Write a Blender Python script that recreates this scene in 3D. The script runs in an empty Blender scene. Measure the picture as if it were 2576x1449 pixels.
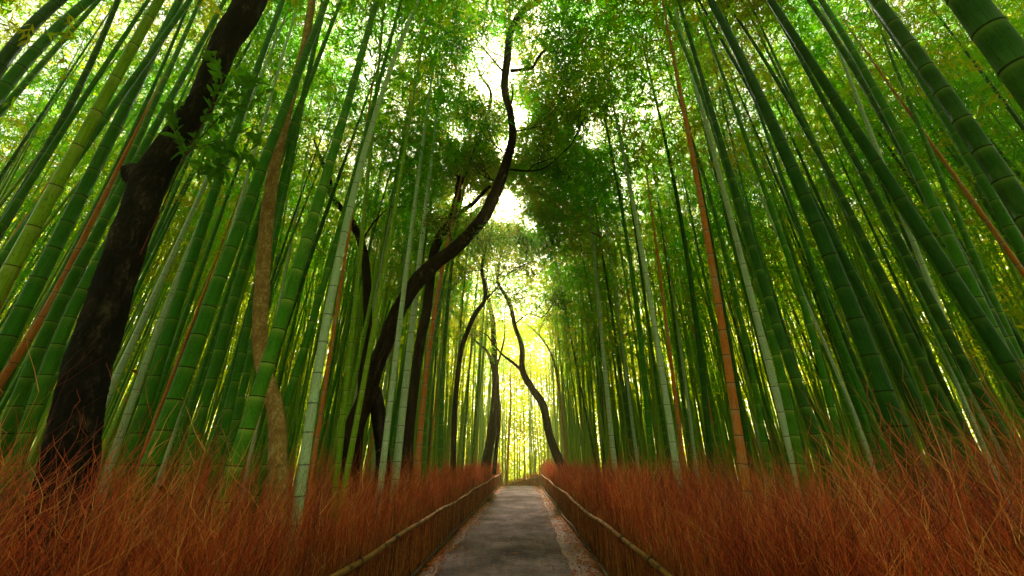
import bpy, bmesh, math, random
import numpy as np
from mathutils import Vector, Matrix, Quaternion

rng = np.random.default_rng(11)
random.seed(5)
R = math.radians
scene = bpy.context.scene
col = scene.collection

# ------------------------------------------------------------------ camera
PITCH, YAW, EYE = R(23.8), R(2.0), 1.5
cam_d = bpy.data.cameras.new('camera')
cam_d.sensor_width = 36.0
cam_d.lens = 36.0 * 966 / 2576
cam_d.clip_start = 0.05
cam_d.clip_end = 2000
cam = bpy.data.objects.new('camera', cam_d)
col.objects.link(cam)
cam.location = (0, 0, EYE)
cam.rotation_euler = (R(90) + PITCH, 0, YAW)
scene.camera = cam

cp, sp, cy, sy = math.cos(PITCH), math.sin(PITCH), math.cos(YAW), math.sin(YAW)
FW = np.array([-sy * cp, cy * cp, sp]); RT = np.array([cy, sy, 0.0]); UP = np.cross(RT, FW)
CAM = np.array([0, 0, EYE])


def ray(x, y):
    return FW * 966 + RT * (x - 1288) + UP * (724.5 - y)


def px_of(P):
    d = np.asarray(P) - CAM
    z = d @ FW
    return 1288 + 966 * (d @ RT) / z, 724.5 - 966 * (d @ UP) / z


def at_depth(x, y, dep):
    return CAM + ray(x, y) / 966 * dep


def at_Y(x, y, Y):
    d = ray(x, y)
    return CAM + d * (Y / d[1])


def near_vertical(x, y, P):
    """point of the sight line closest to the plumb line through P"""
    d = ray(x, y)
    t = (d[0] * P[0] + d[1] * P[1]) / (d[0] ** 2 + d[1] ** 2)
    return CAM + d * t


def seen_width(P, D, axis):
    """width in photo px of a pole of diameter D through P along axis"""
    P = np.asarray(P, float); axis = np.asarray(axis, float); axis = axis / np.linalg.norm(axis)
    v = P - CAM; sd_ = np.cross(v, axis); sd_ /= np.linalg.norm(sd_)
    a = np.array(px_of(P + sd_ * D / 2)); b = np.array(px_of(P - sd_ * D / 2))
    u = np.array(px_of(P + axis * .05)) - np.array(px_of(P)); u /= np.linalg.norm(u)
    w_ = a - b
    return abs(w_[0] * u[1] - w_[1] * u[0])


def ground_z(x, y):
    y = np.asarray(y, float)
    return -0.19 * np.clip(y - 24.5, 0, 8)


# ------------------------------------------------------------------ helpers
class Geo:
    def __init__(s):
        s.v, s.f, s.n, s.c = [], [], 0, []

    def add(s, V, F, C=None):
        V = np.asarray(V, np.float32).reshape(-1, 3)
        s.v.append(V)
        s.f.append(np.asarray(F, np.int64) + s.n)
        s.n += len(V)
        s.c.append(np.zeros((len(V), 4), np.float32) if C is None else np.asarray(C, np.float32))

    def mesh(s, name, mat, smooth=True, attr=False):
        V = np.concatenate(s.v); F = np.concatenate(s.f)
        me = bpy.data.meshes.new(name)
        me.vertices.add(len(V)); me.vertices.foreach_set('co', V.ravel())
        me.loops.add(F.size); me.loops.foreach_set('vertex_index', F.ravel().astype(np.int32))
        me.polygons.add(len(F))
        me.polygons.foreach_set('loop_start', np.arange(0, F.size, 4, dtype=np.int32))
        me.polygons.foreach_set('loop_total', np.full(len(F), 4, np.int32))
        me.polygons.foreach_set('use_smooth', np.full(len(F), smooth))
        if attr:
            a = me.attributes.new('mark', 'FLOAT_COLOR', 'POINT')
            a.data.foreach_set('color', np.concatenate(s.c).ravel())
        me.update(calc_edges=True)
        me.validate()
        if mat:
            me.materials.append(mat)
        return me


def link(name, me, parent=None, loc=None):
    o = bpy.data.objects.new(name, me)
    col.objects.link(o)
    if parent is not None:
        o.parent = parent
    if loc is not None:
        o.location = loc
    return o


def tag(o, label=None, cat=None, group=None, kind=None):
    if label: o['label'] = label
    if cat: o['category'] = cat
    if group: o['group'] = group
    if kind: o['kind'] = kind
    return o


def strands(geo, P, Rd, sides=3, cols=None):
    """many tubes at once: P (N,S,3) centre lines, Rd (N,S) radii"""
    N, S, _ = P.shape
    T = np.gradient(P, axis=1)
    T /= np.linalg.norm(T, axis=2, keepdims=True) + 1e-9
    ref = np.where(np.abs(T[:, :1, 2:3]) > 0.8, np.array([[[1.0, 0, 0]]]), np.array([[[0, 0, 1.0]]]))
    A = np.cross(T, np.broadcast_to(ref, T.shape)); A /= np.linalg.norm(A, axis=2, keepdims=True) + 1e-9
    B = np.cross(T, A)
    th = np.arange(sides) / sides * 2 * np.pi
    V = P[:, :, None, :] + Rd[:, :, None, None] * (A[:, :, None, :] * np.cos(th)[None, None, :, None] + B[:, :, None, :] * np.sin(th)[None, None, :, None])
    idx = np.arange(N * S * sides).reshape(N, S, sides)
    a = idx[:, :-1]; b = np.roll(a, -1, axis=2)
    d = idx[:, 1:]; c = np.roll(d, -1, axis=2)
    F = np.stack([a, b, c, d], -1).reshape(-1, 4)
    C = None
    if cols is not None:
        C = np.repeat(np.asarray(cols).reshape(N * S, 4), sides, axis=0)
    geo.add(V.reshape(-1, 3), F, C)


def one_tube(geo, pts, rad, sides=12, cols=None, jit=0.0, cap=False):
    P = np.asarray(pts, float); S = len(P)
    T = np.gradient(P, axis=0); T /= np.linalg.norm(T, axis=1, keepdims=True) + 1e-9
    A = np.zeros_like(P)
    a = np.cross(T[0], [0.3, 1, 0.1]); a /= np.linalg.norm(a)
    for i in range(S):
        a = a - T[i] * (a @ T[i]); a /= np.linalg.norm(a); A[i] = a
    B = np.cross(T, A)
    th = np.arange(sides) / sides * 2 * np.pi
    rr = np.asarray(rad, float)[:, None] * np.ones(sides)[None]
    if jit:
        ph = rng.uniform(0, 6.28, 4)
        s = np.arange(S)[:, None] / 3.0
        rr = rr * (1 + jit * (np.sin(3 * th[None] + ph[0] + s * .7) * .5 + np.sin(5 * th[None] + ph[1] - s * 1.3) * .35 + rng.normal(0, .35, rr.shape)))
    V = P[:, None] + rr[..., None] * (A[:, None] * np.cos(th)[None, :, None] + B[:, None] * np.sin(th)[None, :, None])
    idx = np.arange(S * sides).reshape(S, sides)
    a_ = idx[:-1]; b_ = np.roll(a_, -1, 1); d_ = idx[1:]; c_ = np.roll(d_, -1, 1)
    F = np.stack([a_, b_, c_, d_], -1).reshape(-1, 4)
    C = None if cols is None else np.repeat(np.asarray(cols, float), sides, axis=0)
    geo.add(V.reshape(-1, 3), F, C)
    if cap:
        for k in (0, S - 1):
            q = idx[k]
            h = sides // 2
            for j in range(h - 1):
                geo.add(V[k][[j, j + 1, sides - 2 - j, sides - 1 - j]], [[0, 1, 2, 3]])


def leaves(geo, C, D, L, W, fold=0.15):
    """N rhombic leaves at C pointing along D"""
    N = len(C)
    D = D / (np.linalg.norm(D, axis=1, keepdims=True) + 1e-9)
    s = np.cross(D, rng.normal(size=(N, 3))); s /= np.linalg.norm(s, axis=1, keepdims=True) + 1e-9
    n = np.cross(D, s)
    L = np.broadcast_to(L, N)[:, None]; W = np.broadcast_to(W, N)[:, None]
    V = np.stack([C, C + D * L * .42 + s * W * .5 + n * L * fold * .4, C + D * L - n * L * fold * .5, C + D * L * .42 - s * W * .5 + n * L * fold * .4], 1)
    geo.add(V.reshape(-1, 3), np.arange(4 * N).reshape(N, 4))


def sprays(geo, C, D, k, L, W, size=.22):
    """drooping fans of k leaves at each of the C, pointing roughly along D"""
    n = len(C)
    D = D / (np.linalg.norm(D, axis=1, keepdims=True) + 1e-9)
    s_ = np.cross(D, rng.normal(size=(n, 3))); s_ /= np.linalg.norm(s_, axis=1, keepdims=True)
    u = (np.arange(k) + .5) / k
    sgn = np.where(np.arange(k) % 2 == 0, 1, -1)
    base = C[:, None] + D[:, None] * (u * size)[None, :, None] + rng.normal(0, .012, (n, k, 3)); base[..., 2] -= (u ** 2 * size * .4)[None]
    dr = D[:, None] * .75 + s_[:, None] * (sgn * .65)[None, :, None] + rng.normal(0, .22, (n, k, 3)); dr[..., 2] -= .35
    m = n * k
    leaves(geo, base.reshape(-1, 3), dr.reshape(-1, 3), rng.uniform(.65, 1.25, m) * L, rng.uniform(.75, 1.2, m) * W)


def smooth_line(P, n):
    P = np.asarray(P, float)
    m = len(P)
    t = np.linspace(0, m - 1, n)
    out = []
    for u in t:
        i = min(int(u), m - 2); f = u - i
        p0, p1, p2, p3 = P[max(i - 1, 0)], P[i], P[i + 1], P[min(i + 2, m - 1)]
        out.append(.5 * ((2 * p1) + (p2 - p0) * f + (2 * p0 - 5 * p1 + 4 * p2 - p3) * f * f + (3 * p1 - p0 - 3 * p2 + p3) * f ** 3))
    return np.array(out)


# ------------------------------------------------------------------ materials
def new_mat(name):
    m = bpy.data.materials.new(name); m.use_nodes = True
    nt = m.node_tree; nt.nodes.clear()
    out = nt.nodes.new('ShaderNodeOutputMaterial')
    return m, nt, out


def N(nt, t, **kw):
    n = nt.nodes.new(t)
    for k, v in kw.items():
        if k in n.inputs.keys() if hasattr(n.inputs, 'keys') else False:
            n.inputs[k].default_value = v
        else:
            setattr(n, k, v)
    return n


def noise(nt, scale, vec=None, detail=4, rough=.55):
    n = nt.nodes.new('ShaderNodeTexNoise')
    n.inputs['Scale'].default_value = scale; n.inputs['Detail'].default_value = detail; n.inputs['Roughness'].default_value = rough
    if vec is not None: nt.links.new(vec, n.inputs['Vector'])
    return n.outputs['Fac']


def ramp(nt, fac, stops):
    n = nt.nodes.new('ShaderNodeValToRGB')
    e = n.color_ramp.elements
    e[0].position, e[0].color = stops[0][0], (*stops[0][1], 1)
    e[1].position, e[1].color = stops[-1][0], (*stops[-1][1], 1)
    for p, c in stops[1:-1]:
        x = e.new(p); x.color = (*c, 1)
    nt.links.new(fac, n.inputs['Fac'])
    return n.outputs['Color']


def mixc(nt, fac, a, b, mode='MIX'):
    n = nt.nodes.new('ShaderNodeMix'); n.data_type = 'RGBA'; n.blend_type = mode
    for s, v in ((0, fac), (6, a), (7, b)):
        if hasattr(v, 'links') or isinstance(v, bpy.types.NodeSocket): nt.links.new(v, n.inputs[s])
        elif isinstance(v, (int, float)): n.inputs[s].default_value = v
        else: n.inputs[s].default_value = (*v, 1)
    return n.outputs[2]


def math_n(nt, op, a, b=0.0):
    n = nt.nodes.new('ShaderNodeMath'); n.operation = op
    for s, v in ((0, a), (1, b)):
        if isinstance(v, bpy.types.NodeSocket): nt.links.new(v, n.inputs[s])
        else: n.inputs[s].default_value = v
    return n.outputs[0]


def coords(nt, kind='Object', scale=None):
    o = nt.nodes.new('ShaderNodeTexCoord').outputs[kind]
    if scale:
        m = nt.nodes.new('ShaderNodeMapping'); m.inputs['Scale'].default_value = scale
        nt.links.new(o, m.inputs['Vector']); o = m.outputs['Vector']
    return o


def bump(nt, h, strength=.3, dist=.01):
    b = nt.nodes.new('ShaderNodeBump'); b.inputs['Strength'].default_value = strength; b.inputs['Distance'].default_value = dist
    nt.links.new(h, b.inputs['Height']); return b.outputs['Normal']


def culm_mat(name, ca, cb, bloom, gloss=.35, line=(.015, .02, .006), patch=.04):
    m, nt, out = new_mat(name)
    p = nt.nodes.new('ShaderNodeBsdfPrincipled')
    at = nt.nodes.new('ShaderNodeAttribute'); at.attribute_name = 'mark'
    sep = nt.nodes.new('ShaderNodeSeparateColor'); nt.links.new(at.outputs['Color'], sep.inputs[0])
    oi = nt.nodes.new('ShaderNodeObjectInfo')
    v = coords(nt, 'Object', (14, 14, 1.2))
    streak = noise(nt, 3.0, v, 5, .65)
    base = mixc(nt, oi.outputs['Random'], ca, cb)
    base = mixc(nt, math_n(nt, 'MULTIPLY', streak, .9), base, tuple(min(1, c * 1.9 + .004) for c in ca))
    blot = noise(nt, 2.3, coords(nt, 'Object'), 4, .7)
    grey = ramp(nt, blot, [(.46, (0, 0, 0)), (.66, (1, 1, 1))])
    base = mixc(nt, math_n(nt, 'MULTIPLY', grey, math_n(nt, 'ADD', math_n(nt, 'MULTIPLY', oi.outputs['Random'], .20), patch)), base, bloom)
    st2 = noise(nt, 5.0, coords(nt, 'Object', (22, 22, .5)), 6, .75)
    base = mixc(nt, ramp(nt, st2, [(.50, (0, 0, 0)), (.62, (.65, .65, .65))]), base, tuple(c * .45 for c in cb))
    base = mixc(nt, ramp(nt, st2, [(.34, (.16, .16, .16)), (.42, (0, 0, 0))]), base, bloom)
    sp_ = noise(nt, 60, coords(nt, 'Object', (1, 1, .5)), 3, .7)
    base = mixc(nt, ramp(nt, sp_, [(.56, (0, 0, 0)), (.68, (.75, .75, .75))]), base, tuple(c * .35 for c in ca))
    base = mixc(nt, math_n(nt, 'MULTIPLY', sep.outputs[1], math_n(nt, 'ADD', math_n(nt, 'MULTIPLY', oi.outputs['Random'], .75), .2)), base, bloom)
    base = mixc(nt, math_n(nt, 'MULTIPLY', sep.outputs[0], .9), base, line)
    nt.links.new(base, p.inputs['Base Color'])
    p.inputs['Roughness'].default_value = gloss
    p.inputs['Specular IOR Level'].default_value = .10
    nt.links.new(bump(nt, streak, .25, .004), p.inputs['Normal'])
    nt.links.new(p.outputs[0], out.inputs[0])
    return m


M = {}
M['culm_green'] = culm_mat('culm_green', (.020, .140, .0005), (.075, .215, .0005), (.28, .45, .05), .5)
M['culm_dark'] = culm_mat('culm_dark', (.008, .062, .0005), (.026, .110, .0005), (.16, .30, .03), .5)
M['culm_pale'] = culm_mat('culm_pale', (.34, .46, .24), (.46, .56, .36), (.66, .74, .54), .6, (.06, .07, .03))
M['culm_tan'] = culm_mat('culm_tan', (.46, .120, .012), (.54, .19, .030), (.50, .36, .18), .6, (.05, .02, .008), .45)
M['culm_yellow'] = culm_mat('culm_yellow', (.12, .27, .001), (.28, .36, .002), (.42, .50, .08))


def leaf_mat(name, c1, c2, c3, tr=.5, tboost=2.6):
    m, nt, out = new_mat(name)
    geo = nt.nodes.new('ShaderNodeNewGeometry')
    f1 = noise(nt, .42, geo.outputs['Position'], 3, .6)
    f2 = noise(nt, 5.0, geo.outputs['Position'], 2, .6)
    c = ramp(nt, f1, [(.36, c1), (.50, c2), (.61, c3)])
    c = mixc(nt, ramp(nt, f2, [(.3, (0, 0, 0)), (.75, (1, 1, 1))]), mixc(nt, .35, c, (.01, .03, .004)), c)
    oi = nt.nodes.new('ShaderNodeObjectInfo')
    d = nt.nodes.new('ShaderNodeBsdfDiffuse'); nt.links.new(c, d.inputs['Color'])
    t = nt.nodes.new('ShaderNodeBsdfTranslucent')
    tc = nt.nodes.new('ShaderNodeVectorMath'); tc.operation = 'MULTIPLY'
    nt.links.new(c, tc.inputs[0]); tc.inputs[1].default_value = (tboost * 1.08, tboost, tboost * .3)
    nt.links.new(tc.outputs[0], t.inputs['Color'])
    mx = nt.nodes.new('ShaderNodeMixShader'); mx.inputs[0].default_value = tr
    nt.links.new(d.outputs[0], mx.inputs[1]); nt.links.new(t.outputs[0], mx.inputs[2])
    nt.links.new(mx.outputs[0], out.inputs[0])
    return m


M['leaf'] = leaf_mat('bamboo_leaf', (.055, .31, .002), (.13, .35, .002), (.30, .29, .004), .6, 2.3)
M['leaf_glow_tint'] = leaf_mat('bamboo_leaf_glow_tint', (.30, .46, .001), (.42, .46, .001), (.46, .44, .002), .64, 2.1)  # bamboo leaf tinted yellower and brighter: the far backlit glow is in its colour
M['leaf_broad'] = leaf_mat('broad_leaf', (.04, .15, .006), (.07, .18, .006), (.14, .14, .010), .5, 2.4)
M['leaf_sprig'] = leaf_mat('sprig_leaf', (.08, .24, .02), (.10, .27, .02), (.13, .26, .02), .5, 2.2)
M['leaf_dead'] = leaf_mat('dead_leaf', (.25, .06, .015), (.32, .10, .02), (.2, .05, .01), .3, 1.6)


def bark_mat(name, a, b, c, scale=6, bs=.8, stretch=(1, 1, .35)):
    m, nt, out = new_mat(name)
    p = nt.nodes.new('ShaderNodeBsdfPrincipled')
    v = coords(nt, 'Object', stretch)
    n1 = noise(nt, scale * 1.6, v, 10, .75); n2 = noise(nt, scale * 7, v, 6, .75)
    base = ramp(nt, n1, [(.38, a), (.52, b), (.64, c)])
    base = mixc(nt, ramp(nt, n2, [(.44, (0, 0, 0)), (.56, (.85, .85, .85))]), base, a)
    nt.links.new(base, p.inputs['Base Color']); p.inputs['Roughness'].default_value = .95; p.inputs['Specular IOR Level'].default_value = .12
    h = math_n(nt, 'ADD', n1, math_n(nt, 'MULTIPLY', n2, .5))
    nt.links.new(bump(nt, h, bs, .03), p.inputs['Normal'])
    nt.links.new(p.outputs[0], out.inputs[0])
    return m


M['bark_dark'] = bark_mat('dark_bark', (.004, .003, .002), (.018, .012, .009), (.10, .062, .040), 5, 1.0)
M['bark'] = bark_mat('brown_bark', (.009, .006, .003), (.032, .018, .008), (.085, .048, .020), 6)
M['bark_tan'] = bark_mat('tan_bark', (.26, .13, .035), (.50, .30, .095), (.64, .44, .20), 3.5, .5, (1.5, 1.5, .8))
M['bark_red'] = bark_mat('red_stump_bark', (.04, .012, .006), (.16, .045, .015), (.26, .08, .03), 8)


def twig_mat(name, cols_):
    m, nt, out = new_mat(name)
    at = nt.nodes.new('ShaderNodeAttribute'); at.attribute_name = 'mark'
    sep = nt.nodes.new('ShaderNodeSeparateColor'); nt.links.new(at.outputs['Color'], sep.inputs[0])
    c = ramp(nt, sep.outputs[0], cols_)
    p = nt.nodes.new('ShaderNodeBsdfPrincipled'); nt.links.new(c, p.inputs['Base Color'])
    p.inputs['Roughness'].default_value = .6
    nt.links.new(p.outputs[0], out.inputs[0])
    return m


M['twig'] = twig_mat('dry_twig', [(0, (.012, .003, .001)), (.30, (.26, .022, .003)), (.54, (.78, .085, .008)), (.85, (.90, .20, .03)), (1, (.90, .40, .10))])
M['panel_twig'] = twig_mat('fence_twig', [(0, (.015, .004, .001)), (.35, (.24, .045, .006)), (.65, (.66, .17, .018)), (1, (.82, .40, .08))])


def rail_mat(name, a, b):
    m, nt, out = new_mat(name)
    at = nt.nodes.new('ShaderNodeAttribute'); at.attribute_name = 'mark'
    sep = nt.nodes.new('ShaderNodeSeparateColor'); nt.links.new(at.outputs['Color'], sep.inputs[0])
    n1 = noise(nt, 9, coords(nt, 'Object', (4, .5, 4)), 6, .7)
    c = ramp(nt, n1, [(.35, a), (.65, b)])
    c = mixc(nt, math_n(nt, 'MULTIPLY', sep.outputs[0], .8), c, (.03, .02, .01))
    p = nt.nodes.new('ShaderNodeBsdfPrincipled'); nt.links.new(c, p.inputs['Base Color']); p.inputs['Roughness'].default_value = .8; p.inputs['Specular IOR Level'].default_value = .05
    nt.links.new(bump(nt, n1, .3, .005), p.inputs['Normal'])
    nt.links.new(p.outputs[0], out.inputs[0])
    return m


M['rail'] = rail_mat('weathered_bamboo_rail', (.14, .055, .013), (.34, .16, .045))
M['rail_low'] = rail_mat('grey_bamboo_rail', (.035, .018, .008), (.10, .055, .024))
M['tie'] = rail_mat('black_twine', (.02, .015, .01), (.05, .04, .03))


def ground_mat(name, stops, sc, bs, fine=70):
    m, nt, out = new_mat(name)
    g = nt.nodes.new('ShaderNodeNewGeometry').outputs['Position']
    n1 = noise(nt, sc, g, 6, .6); n2 = noise(nt, fine, g, 4, .75)
    f = math_n(nt, 'ADD', math_n(nt, 'MULTIPLY', n1, .55), math_n(nt, 'MULTIPLY', n2, .45))
    c = ramp(nt, f, stops)
    p = nt.nodes.new('ShaderNodeBsdfPrincipled'); nt.links.new(c, p.inputs['Base Color']); p.inputs['Roughness'].default_value = .9
    nt.links.new(bump(nt, n2, bs, .01), p.inputs['Normal'])
    nt.links.new(p.outputs[0], out.inputs[0])
    return m


def path_mat():
    m, nt, out = new_mat('path_asphalt')
    g = nt.nodes.new('ShaderNodeNewGeometry').outputs['Position']
    n1 = noise(nt, 1.1, g, 7, .65); n2 = noise(nt, 95, g, 3, .8); n3 = noise(nt, 9, g, 6, .7)
    f = math_n(nt, 'ADD', math_n(nt, 'MULTIPLY', n1, .5), math_n(nt, 'ADD', math_n(nt, 'MULTIPLY', n2, .28), math_n(nt, 'MULTIPLY', n3, .22)))
    c = ramp(nt, f, [(.40, (.022, .015, .014)), (.5, (.070, .048, .045)), (.59, (.145, .102, .094))])
    vo = nt.nodes.new('ShaderNodeTexVoronoi'); vo.feature = 'DISTANCE_TO_EDGE'; vo.inputs['Scale'].default_value = .55
    nz = nt.nodes.new('ShaderNodeTexNoise'); nz.inputs['Scale'].default_value = 3; nt.links.new(g, nz.inputs['Vector'])
    ad = nt.nodes.new('ShaderNodeVectorMath'); ad.operation = 'ADD'; nt.links.new(g, ad.inputs[0]); nt.links.new(nz.outputs['Color'], ad.inputs[1])
    nt.links.new(ad.outputs[0], vo.inputs['Vector'])
    c = mixc(nt, ramp(nt, vo.outputs['Distance'], [(0, (.7, .7, .7)), (.012, (0, 0, 0))]), c, (.03, .022, .018))
    grit = nt.nodes.new('ShaderNodeTexVoronoi'); grit.inputs['Scale'].default_value = 60; nt.links.new(g, grit.inputs['Vector'])
    c = mixc(nt, ramp(nt, grit.outputs['Distance'], [(.12, (.6, .6, .6)), (.3, (0, 0, 0))]), c, (.30, .22, .19))
    p = nt.nodes.new('ShaderNodeBsdfPrincipled'); nt.links.new(c, p.inputs['Base Color']); p.inputs['Roughness'].default_value = 1; p.inputs['Specular IOR Level'].default_value = .03
    nt.links.new(bump(nt, f, .7, .02), p.inputs['Normal'])
    nt.links.new(p.outputs[0], out.inputs[0])
    return m


M['path'] = path_mat()
M['soil'] = ground_mat('leafy_soil', [(.35, (.035, .016, .008)), (.5, (.10, .045, .018)), (.65, (.20, .10, .04))], 1.5, .8, 30)

# ------------------------------------------------------------------ world + sun
SUN_EL = R(40)
w = bpy.data.worlds.new('World'); scene.world = w; w.use_nodes = True
wn = w.node_tree; bg = wn.nodes['Background']
sky = wn.nodes.new('ShaderNodeTexSky'); sky.sky_type = 'NISHITA'; sky.sun_disc = False
sky.sun_elevation = SUN_EL; sky.sun_rotation = R(-2); sky.dust_density = 3.0; sky.air_density = 1.0; sky.ozone_density = .6
hs = wn.nodes.new('ShaderNodeHueSaturation'); hs.inputs['Saturation'].default_value = .35
wn.links.new(sky.outputs[0], hs.inputs['Color'])
tint = wn.nodes.new('ShaderNodeMix'); tint.data_type = 'RGBA'; tint.blend_type = 'MULTIPLY'; tint.inputs[0].default_value = 1; tint.inputs[7].default_value = (1.0, .94, .66, 1)
wn.links.new(hs.outputs[0], tint.inputs[6]); wn.links.new(tint.outputs[2], bg.inputs[0]); bg.inputs[1].default_value = .15
sd = bpy.data.lights.new('sun', 'SUN'); sd.energy = 5.0; sd.angle = R(5); sd.color = (1, .93, .76)
so = bpy.data.objects.new('sun', sd); col.objects.link(so)
sdir = Vector((-math.sin(R(2)) * math.cos(SUN_EL), math.cos(R(2)) * math.cos(SUN_EL), math.sin(SUN_EL)))
so.rotation_euler = sdir.to_track_quat('Z', 'Y').to_euler()
so.location = (0, 30, 60)

# ------------------------------------------------------------------ ground and path
def sheet(name, mat, pts_rows, label, z=0):
    g = Geo()
    P = np.asarray(pts_rows, float); a, b = P.shape[:2]
    idx = np.arange(a * b).reshape(a, b)
    F = np.stack([idx[:-1, :-1], idx[:-1, 1:], idx[1:, 1:], idx[1:, :-1]], -1).reshape(-1, 4)
    g.add(P.reshape(-1, 3), F)
    o = link(name, g.mesh(name, mat)); tag(o, label, name, kind='structure')
    return o


xs = np.concatenate([[-900, -300, -90], np.linspace(-40, 40, 65), [90, 300, 900]])
ys = np.concatenate([[-300, -60], np.linspace(-20, 70, 91), [120, 300, 1200]])
G = np.array([[(x, y, float(ground_z(x, y)) + (0.05 * math.sin(x * 1.7 + y) * math.sin(y * 1.3) if 3 < abs(x) < 80 and abs(y) < 80 else 0)) for x in xs] for y in ys])
sheet('ground', M['soil'], G, 'brown leafy forest floor under the bamboo')


def fence_r(Y): return 1.13 - 0.016 * (np.asarray(Y, float) - 6.5)
def fence_l(Y): return -1.62 + 0.0 * np.asarray(Y, float)


rows = []
for Y in np.concatenate([np.linspace(-2, 24.5, 90), np.linspace(25, 40, 40)]):
    bend = -0.10 * max(0, Y - 23) ** 1.6
    l = -1.33 + bend + .03 * math.sin(Y * 2.3) + .02 * math.sin(Y * 7); r = .60 + bend + .03 * math.sin(Y * 1.9 + 1) + .02 * math.sin(Y * 6.1)
    rows.append([(l + (r - l) * k / 8, Y, float(ground_z(0, Y)) + .012 + .012 * math.sin(k / 8 * math.pi)) for k in range(9)])
sheet('path', M['path'], rows, 'grey paved footpath running straight through the grove')

# ------------------------------------------------------------------ fences
def fence_path(fn, y0, y1, n):
    Y = np.linspace(y0, y1, n)
    return np.stack([fn(Y), Y, ground_z(0, Y)], 1)


Lp = fence_path(fence_l, .4, 27.5, 60)
Rp = fence_path(fence_r, .4, 25.2, 56)
turn = np.array([(0.83 - t * 3.2, 25.2 + t * 6.0, float(ground_z(0, 25.2 + t * 6.0))) for t in np.linspace(.06, 1, 14)])
Rp2 = np.concatenate([Rp, turn])


def rail(name, base, h, r, mat, parent, wob, sag):
    S = smooth_line(base, len(base) * 6)
    s = np.cumsum(np.r_[0, np.linalg.norm(np.diff(S, axis=0), axis=1)])
    S[:, 2] += h + wob * (np.sin(s * 1.1 + sag) * .6 + np.sin(s * 2.7 + sag * 2) * .4)
    S[:, 0] += wob * .8 * np.sin(s * .9 + 2 * sag)
    # bamboo nodes along the rail
    ss = np.arange(0, s[-1], .05)
    Q = np.stack([np.interp(ss, s, S[:, k]) for k in range(3)], 1)
    ph = ss % .45
    node = (ph < .05)
    rad = r * (1 + .10 * node) * (1 - .12 * np.sin(ss * .35) ** 2)
    g = Geo(); one_tube(g, Q, rad, 10, np.stack([node * 1.0, ss * 0, ss * 0, ss * 0 + 1], 1), jit=.02, cap=True)
    return link(name, g.mesh(name, mat, attr=True), parent), Q


def make_fence(pts, side, label, n_y):
    root = link('brushwood_fence', None); root.location = tuple(pts[0]); o3 = np.array(pts[0])
    tag(root, label, 'fence', 'brushwood fences along the path')
    base = pts - o3
    # brush panel: upright bound twigs
    seg = np.cumsum(np.r_[0, np.linalg.norm(np.diff(base, axis=0), axis=1)])
    Nn = 12500
    u = rng.random(Nn) ** 1.7 * seg[-1]
    B = np.stack([np.interp(u, seg, base[:, k]) for k in range(3)], 1)
    off = rng.uniform(0.0, .12, Nn) * side
    B[:, 0] += off
    B[:, 1] += rng.normal(0, .01, Nn)
    H = np.where(rng.random(Nn) < .85, rng.uniform(.5, .70, Nn), rng.uniform(.7, .95, Nn))
    S = 5; t = np.linspace(0, 1, S)
    lean = rng.normal(0, .05, (Nn, 2)); lean[:, 0] += side * .05
    P = B[:, None] + np.stack([lean[:, :1] * t[None] + rng.normal(0, .006, (Nn, S)), lean[:, 1:] * t[None] * 1.6 + rng.normal(0, .010, (Nn, S)), H[:, None] * t[None] - .01], -1)
    rad = (rng.uniform(.0018, .0042, Nn) * (1 + u * .05))[:, None] * (1 - .6 * t[None])
    g = Geo(); c = np.zeros((Nn, S, 4)); c[..., 0] = np.clip(rng.beta(2, 2.4, Nn), 0, 1)[:, None]
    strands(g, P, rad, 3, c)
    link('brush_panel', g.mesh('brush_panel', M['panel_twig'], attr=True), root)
    b2 = base.copy(); b2[:, 0] -= side * .055
    _, Q = rail('top_rail', b2, .62, .032, M['rail'], root, .022, 1.0 + side)
    rail('bottom_rail', b2 - np.array([side * .012, 0, 0]), .055, .025, M['rail_low'], root, .02, 2.2 + side)
    # twine ties round the rail
    tie_me = None
    for i in range(14, len(Q), 21):
        if i > 560: break
        p = Q[i]
        g = Geo(); th = np.linspace(0, 2 * math.pi, 15)
        for dy in (-.006, .006):
            one_tube(g, [(math.cos(a) * .038, dy + .004 * math.sin(a), math.sin(a) * .038) for a in th], [.0035] * 15, 5)
        one_tube(g, [(-side * .0, 0, .032), (-side * -.01, .01, .055), (side * .02, .02, .062)], [.003, .003, .001], 4)
        if tie_me is None: tie_me = g.mesh('tie', M['tie'], attr=True)
        link('tie', tie_me, root, tuple(p))
    return root


make_fence(Lp, -1, 'low brushwood fence with bamboo rails on the left edge of the path', 0)
make_fence(Rp2, 1, 'low brushwood fence with bamboo rails on the right edge, turning across the path end', 0)

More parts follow.
